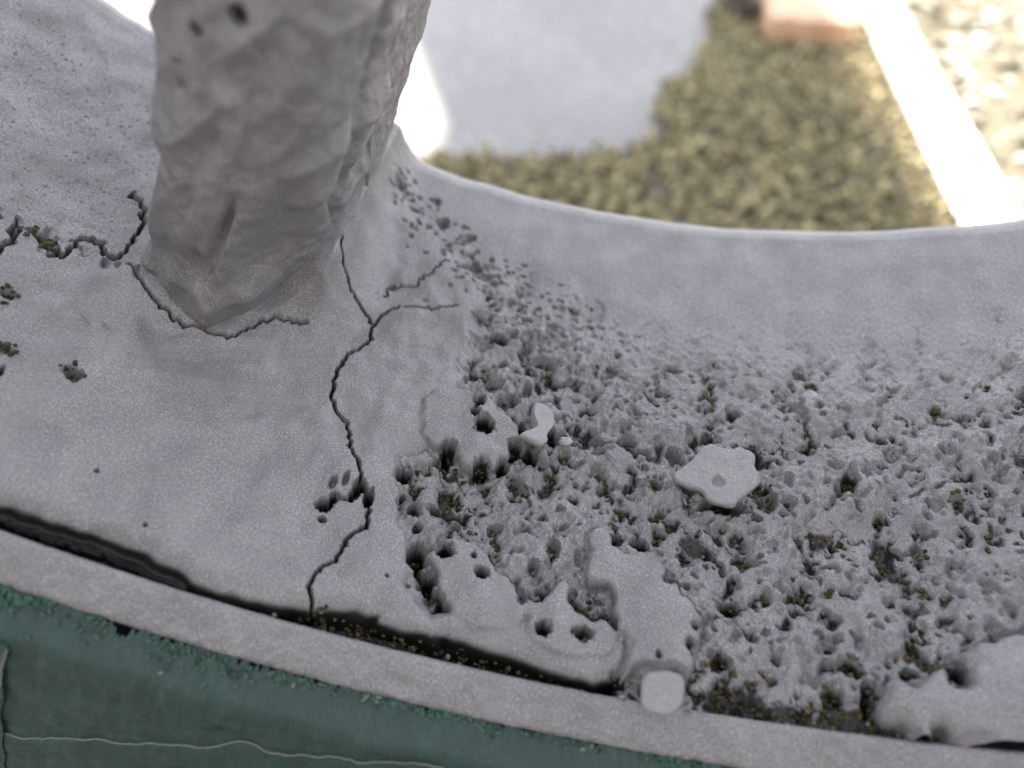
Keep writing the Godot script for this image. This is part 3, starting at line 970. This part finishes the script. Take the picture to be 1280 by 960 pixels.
var holes := [
		[-36.5, 35.8, 0.96, 1.20, 3.0], [-36.6, 33.6, 0.71, 0.78, 3.0], [-34.8, 32.1, 1.54, 1.56, 3.0], [-32.9, 37.3, 1.11, 0.93, 2.2], [-29.3, 33.9, 0.60, 1.20, 3.0], [-38.7, 27.2, 1.14, 1.35, 3.4], [-39.7, 25.8, 0.79, 0.63, 2.5], [-43.9, 22.8, 1.21, 1.06, 4.0],
		[-43.3, 19.7, 0.44, 0.65, 3.0], [-41.3, 18.1, 0.85, 0.83, 4.0], [-33.8, 26.1, 1.25, 1.13, 2.5], [-30.9, 26.8, 0.91, 0.99, 2.5], [-28.7, 25.2, 1.14, 1.21, 2.0], [-27.1, 24.3, 0.80, 0.80, 2.0], [-24.1, 26.5, 0.57, 0.50, 2.0], [-29.8, 29.9, 1.17, 1.09, 3.0],
		[-27.3, 29.9, 1.29, 1.14, 3.0], [-24.8, 33.3, 1.08, 1.01, 2.5], [-35.6, 12.8, 1.14, 1.06, 3.5], [-32.0, 12.9, 0.36, 0.38, 2.5], [-30.5, 11.1, 0.92, 0.83, 3.5], [-24.8, 8.7, 0.71, 0.61, 3.0], [-21.6, 5.5, 0.99, 0.96, 4.0], [-16.7, 6.0, 1.29, 0.88, 4.0],
		[-40.1, 15.8, 0.63, 0.69, 3.0], [-39.2, 12.3, 1.44, 1.52, 4.0], [-36.9, 9.2, 0.91, 1.41, 4.5], [-34.7, 6.4, 0.59, 0.94, 3.0], [-37.9, 8.0, 0.40, 0.41, 2.0], [-39.2, 7.9, 0.30, 0.25, 1.5], [-42.0, 7.8, 0.25, 0.21, 1.5], [-18.5, 10.5, 0.50, 0.95, 3.0],
		[-6.3, 14.7, 1.12, 0.88, 3.0], [-4.1, 14.6, 0.41, 0.42, 2.0], [-3.1, 9.2, 0.58, 0.60, 3.0], [-3.8, 6.8, 0.58, 0.99, 3.5], [-7.4, 5.1, 0.34, 0.40, 2.0], [-12.4, 2.6, 0.58, 0.39, 2.0], [-36.8, 18.9, 3.03, 0.70, 2.6], [-35.2, 17.6, 0.75, 0.56, 2.0],
		[22.2, 7.6, 1.06, 0.65, 4.0], [27.4, 8.1, 0.67, 0.84, 4.0], [0.2, 6.3, 1.26, 1.02, 3.0], [1.5, 13.3, 1.60, 1.04, 2.6], [17.8, 32.2, 1.28, 1.24, 2.6], [31.5, 30.0, 0.79, 1.08, 2.2], [25.6, 22.8, 0.67, 1.43, 2.0], [26.7, 25.3, 0.59, 0.55, 2.0],
		[14.2, 20.1, 1.02, 0.42, 1.8], [23.5, 19.8, 0.86, 0.42, 1.8], [4.1, 9.8, 0.98, 0.61, 2.0], [15.4, 7.1, 1.55, 0.98, 2.6], [13.1, 4.0, 1.45, 1.00, 2.6], [17.0, 4.6, 0.70, 1.74, 3.4], [-36.0, 48.2, 1.57, 1.00, 3.0], [-32.1, 52.9, 1.08, 0.78, 1.3],
		[-27.9, 53.0, 1.07, 0.92, 1.0], [-34.9, 39.9, 1.37, 0.94, 2.0], [-31.2, 48.2, 0.92, 0.77, 1.5], [-28.2, 46.3, 1.95, 0.86, 1.6], [-29.7, 40.8, 0.75, 1.27, 2.0], [-17.2, 29.5, 1.16, 0.86, 2.0], [-23.7, 27.1, 0.57, 0.50, 1.5], [-9.0, 28.8, 0.91, 0.99, 2.0],
		[-12.4, 28.2, 0.70, 0.72, 2.0], [-16.5, 27.2, 0.57, 0.72, 2.0], [-19.1, 34.6, 2.16, 0.64, 2.4], [-13.3, 35.5, 1.32, 0.78, 2.0], [-6.5, 34.1, 1.16, 1.05, 2.0], [-7.4, 48.8, 1.43, 0.57, 1.3], [-88.4, 20.2, 1.08, 1.02, 2.2], [-89.3, 20.5, 0.72, 0.73, 1.8],
		[-101.0, 26.6, 0.97, 0.68, 1.6], [-96.7, 19.5, 0.85, 0.46, 1.2], [-95.8, 16.5, 0.50, 1.00, 3.0], [-79.6, 9.6, 0.26, 0.29, 1.5], [-71.4, 5.4, 0.26, 0.24, 1.5], [-52.5, 14.6, 1.12, 0.90, 3.5], [-52.1, 12.7, 0.60, 0.42, 2.5], [-51.7, 16.0, 0.62, 0.77, 2.5],
		[-52.5, 17.8, 0.52, 1.00, 1.6], [-51.1, 18.9, 0.42, 1.13, 1.3], [-49.3, 17.2, 0.74, 0.91, 2.5], [-49.0, 18.6, 0.95, 1.00, 3.5], [-47.4, 17.4, 0.73, 1.38, 3.5], [-55.1, 52.2, 0.65, 0.63, 1.4], [-69.7, 58.8, 0.92, 0.91, 3.0], [-60.6, 71.3, 1.03, 1.39, 1.4],
		[-56.6, 68.7, 1.00, 0.49, 1.2], [-53.6, 72.6, 0.91, 0.70, 1.1], [-50.9, 68.2, 1.01, 1.25, 1.6], [-45.5, 66.9, 1.01, 0.70, 1.4], [-43.0, 61.2, 1.26, 0.84, 1.4], [-40.3, 60.1, 0.83, 0.49, 1.0], [-3.5, 33.9, 0.58, 0.50, 1.2], [-13.7, 20.4, 1.09, 0.78, 2.6],
		[-10.4, 20.3, 1.53, 0.87, 2.6], [-21.9, 16.8, 0.96, 1.55, 2.4], [-24.1, 13.6, 0.84, 1.06, 2.4], [-29.9, 18.4, 1.09, 0.57, 1.8], [-1.2, 20.4, 0.97, 0.65, 1.8], [9.6, 28.7, 1.08, 0.70, 1.6], [12.8, 37.7, 1.38, 0.77, 1.4], [7.1, 29.0, 0.99, 1.41, 2.4],
		[5.1, 25.8, 0.88, 0.70, 2.0], [5.9, 35.1, 0.69, 1.27, 2.4], [0.8, 27.0, 3.33, 1.15, 2.6], [-4.2, 29.1, 1.14, 0.72, 2.0]]
var main_crack := [
		[-69.5, 58.3], [-67.5, 55.8], [-65.7, 51.6], [-64.3, 49.3], [-61.8, 47.4], [-58.5, 45.9], [-55.6, 44.2], [-55.4, 42.6],
		[-55.2, 41.7], [-56.3, 39.7], [-57.4, 37.9], [-58, 35.3], [-57.7, 32.8], [-57.2, 30.4], [-56.1, 28.9], [-54.1, 27.3],
		[-52.7, 25.2], [-51.9, 23.5], [-50.5, 22.1], [-49.1, 19.5], [-47.4, 17.4], [-46.4, 13.8], [-47.4, 12.3], [-48.3, 10.3],
		[-48.8, 8.2], [-50.2, 6.3], [-50.6, 4.5], [-49.5, 2.5], [-48.9, 1.1]]
var branch := [
		[-55.7, 44.4], [-55, 46.5], [-53.9, 48], [-52.2, 49]]
var branch_two := [
		[-52.2, 49], [-48, 50.5], [-43.7, 52.4]]
var branch_three := [
		[-48.5, 60], [-49.9, 56.9], [-51.4, 55.1], [-51.7, 53.8], [-53.5, 52.8], [-55.1, 52.4], [-55.8, 51.3], [-55.3, 49.2]]
var left_crack := [
		[-91.7, 38.8], [-89.8, 37.2], [-87.4, 35.7], [-84.8, 34.4], [-81.7, 33.5], [-79.5, 33.2], [-78, 33.6], [-75.8, 33.4],
		[-74.1, 33.6], [-72.5, 35], [-71.2, 37.2], [-69.1, 38.7], [-66.7, 39.1], [-64.6, 40.1]]
var gap_crack := [
		[-52.4, 14.3], [-51.4, 16.1], [-49.7, 16.2], [-49, 18.1]]
var slot := [
		[-23.5, 33.6], [-21.3, 33.1], [-18.7, 33.5], [-15.2, 34.4], [-11.6, 34], [-8, 33]]
var ragged := [
		[-111.6, 36.4], [-108.9, 37.1], [-107, 37.3], [-104.5, 36.9], [-102.6, 36], [-100.5, 35.2], [-98.8, 34.6]]
var ragged_two := [
		[-106, 37.4], [-105.7, 34.8], [-105.2, 32.4], [-105.8, 30.9]]
var ragged_three := [
		[-98.8, 34.6], [-98.6, 36.8], [-99.5, 38.7], [-98.2, 40.4], [-96.6, 40.6], [-95, 39.4], [-93.6, 39.3], [-92.7, 40.8],
		[-93, 42.9], [-93.1, 45.1], [-94.4, 47.6], [-97.7, 50.3]]
var blob_gap := [
		[-40, 12.6], [-38.6, 10.7], [-37, 8.8], [-34.8, 7.2], [-34, 6]]
var blob_gap_three := [
		[-11.6, 7.1], [-11.3, 4.7], [-11.7, 2.2], [-12, 0.1]]
var star := [
		[-3.4, 33.5], [-1.8, 35.4], [-0.2, 34.9], [1.6, 34.6], [3.7, 35], [4.7, 33.9], [4.4, 32.3], [5.4, 30.3],
		[4.2, 28.7], [2.2, 26.9], [1.7, 25.7], [0.1, 25.9], [-1.6, 26.2], [-2.6, 27.8], [-4.4, 28], [-6.3, 28.8],
		[-6.5, 29.9], [-5.2, 31.1], [-4.1, 32.3]]
var square := [
		[-9.6, 1.5], [-9.2, 2.2], [-8.1, 2.7], [-6, 3], [-4.9, 2.7], [-4.6, 1.2], [-4.8, -0.3], [-5.7, -1.4],
		[-7, -1.9], [-8.8, -1.7], [-9.5, -0.9]]
var pointed := [
		[-28.8, 37.1], [-27.1, 37.7], [-25.6, 36.8], [-25.2, 35.5], [-25.2, 34], [-25.8, 32.5], [-26.1, 31.4], [-25.7, 30.2],
		[-26.5, 29.1], [-27.8, 29.1], [-29.2, 29.1], [-30.2, 29.1], [-28.6, 30.3], [-27.8, 31.4], [-27.7, 32.9], [-28.4, 34],
		[-28.8, 35.6]]


func _ready() -> void:
	# camera: a phone held about 11 cm from the rim
	var cam := Camera3D.new()
	cam.name = "Camera"
	cam.position = Vector3(-0.0169, HUB - 0.11, 0.0414)
	cam.basis = Basis.from_euler(Vector3(-0.7636, 0.1681, -0.0075), EULER_ORDER_YXZ)
	var lens := CameraAttributesPhysical.new()
	lens.frustum_focal_length = 24.15
	lens.frustum_focus_distance = 0.105
	lens.exposure_aperture = 9.2
	lens.frustum_near = 0.01
	lens.frustum_far = 500.0
	cam.attributes = lens
	cam.fov = 52.84
	cam.near = 0.01
	cam.far = 500.0
	add_child(cam)
	cam.current = true
	# sky, sun, exposure
	var env := Environment.new()
	var sky := Sky.new()
	var air := ProceduralSkyMaterial.new()
	air.sky_top_color = Color(0.64, 0.66, 0.69)
	air.sky_horizon_color = Color(0.84, 0.835, 0.83)
	air.sky_curve = 0.15
	air.ground_bottom_color = Color(0.4, 0.39, 0.37)
	air.ground_horizon_color = Color(0.7, 0.7, 0.7)
	sky.sky_material = air
	env.sky = sky
	env.background_mode = Environment.BG_SKY
	env.tonemap_mode = Environment.TONE_MAPPER_LINEAR
	env.tonemap_exposure = 6.0
	env.sdfgi_enabled = true
	env.ssao_enabled = true
	env.ssil_enabled = true
	var we := WorldEnvironment.new()
	we.environment = env
	add_child(we)
	var sun := DirectionalLight3D.new()
	sun.name = "Sun"
	sun.light_energy = 1.3
	sun.light_color = Color(1.0, 0.95, 0.87)
	sun.light_angular_distance = 0.5
	sun.shadow_enabled = true
	add_child(sun)
	sun.look_at_from_position(Vector3.ZERO, Vector3(0.07, -1.0, 1.0), Vector3.UP)

	rng.seed = 20
	sn.seed = 7
	sn.noise_type = FastNoiseLite.TYPE_SIMPLEX_SMOOTH
	sn.fractal_octaves = 2
	cells.seed = 3
	cells.noise_type = FastNoiseLite.TYPE_CELLULAR
	cells.fractal_type = FastNoiseLite.FRACTAL_NONE
	cells.cellular_return_type = FastNoiseLite.RETURN_DISTANCE
	cells.frequency = 0.1
	s1.seed = 5
	s1.noise_type = FastNoiseLite.TYPE_SIMPLEX_SMOOTH
	s1.fractal_type = FastNoiseLite.FRACTAL_NONE
	s1.frequency = 0.1
	sn.frequency = 0.1          # so that get_noise(x * k) has waves of about 10 / k
	materials()
	background()
	added_blockers()

	var wheel := base("cast_wheel")
	tag(wheel, "old cast wheel patched with cracked filler and sprayed grey, its tyre masked with green tape", "wheel")
	barrel_heights()
	barrel(wheel)
	lip(wheel)
	var sp := spoke_mesh()
	for k in 5:
		var o := put("spoke", sp, M.paint, wheel)
		o.position.y = HUB
		o.rotation.z = SPOKE_ANGLE + TAU * k / 5.0
	hub(wheel)
	tyre(wheel)
	tape(wheel)

	chip("paint_flake", star, 2.0, [[0.0, -1.3, 0.95, 0.8]], 1, 1.0, Vector3(0.2, 0, 0.03), "six-cornered pale grey flake with one small dimple, lying on the crumbled rim")
	chip("paint_flake", square, 2.4, [], 2, 2.0, Vector3(0.34, 0, -0.05), "small square grey flake resting against the rim lip")
	chip("paint_flake", pointed, 1.6, [], 3, 1.9, Vector3(-0.1, 0, -0.35), "upright pointed flake at the right end of the plate with linked holes")
	for q in [[13.8, 46.5, 1.0, "pale bead farthest back in the crumbled surface, towards the right"], [3.1, 36.4, 0.7, "small grey bead just behind the six-cornered flake"], [-22.6, 32.7, 0.8, "rounded grey bead right of the pointed flake"], [-68.8, 59.0, 0.7, "grey bead in the hole where the spoke's right corner meets the filler"]]:
		var m := put("grey_bead", clump(int(absf(float(q[0])) * 10.0), 0.14, 10, 14), plain(Color(0.36, 0.35, 0.36), 0.6))
		m.position = on_rim(q[0], q[1], height_at(q[0], q[1]) + 0.3)
		m.basis = rim_basis(q[0]).scaled_local(Vector3(1.2, 0.8, 0.9) * q[2] * 0.001)
		tag(m, q[3], "bead", "loose grey beads on the rim")
	grit()
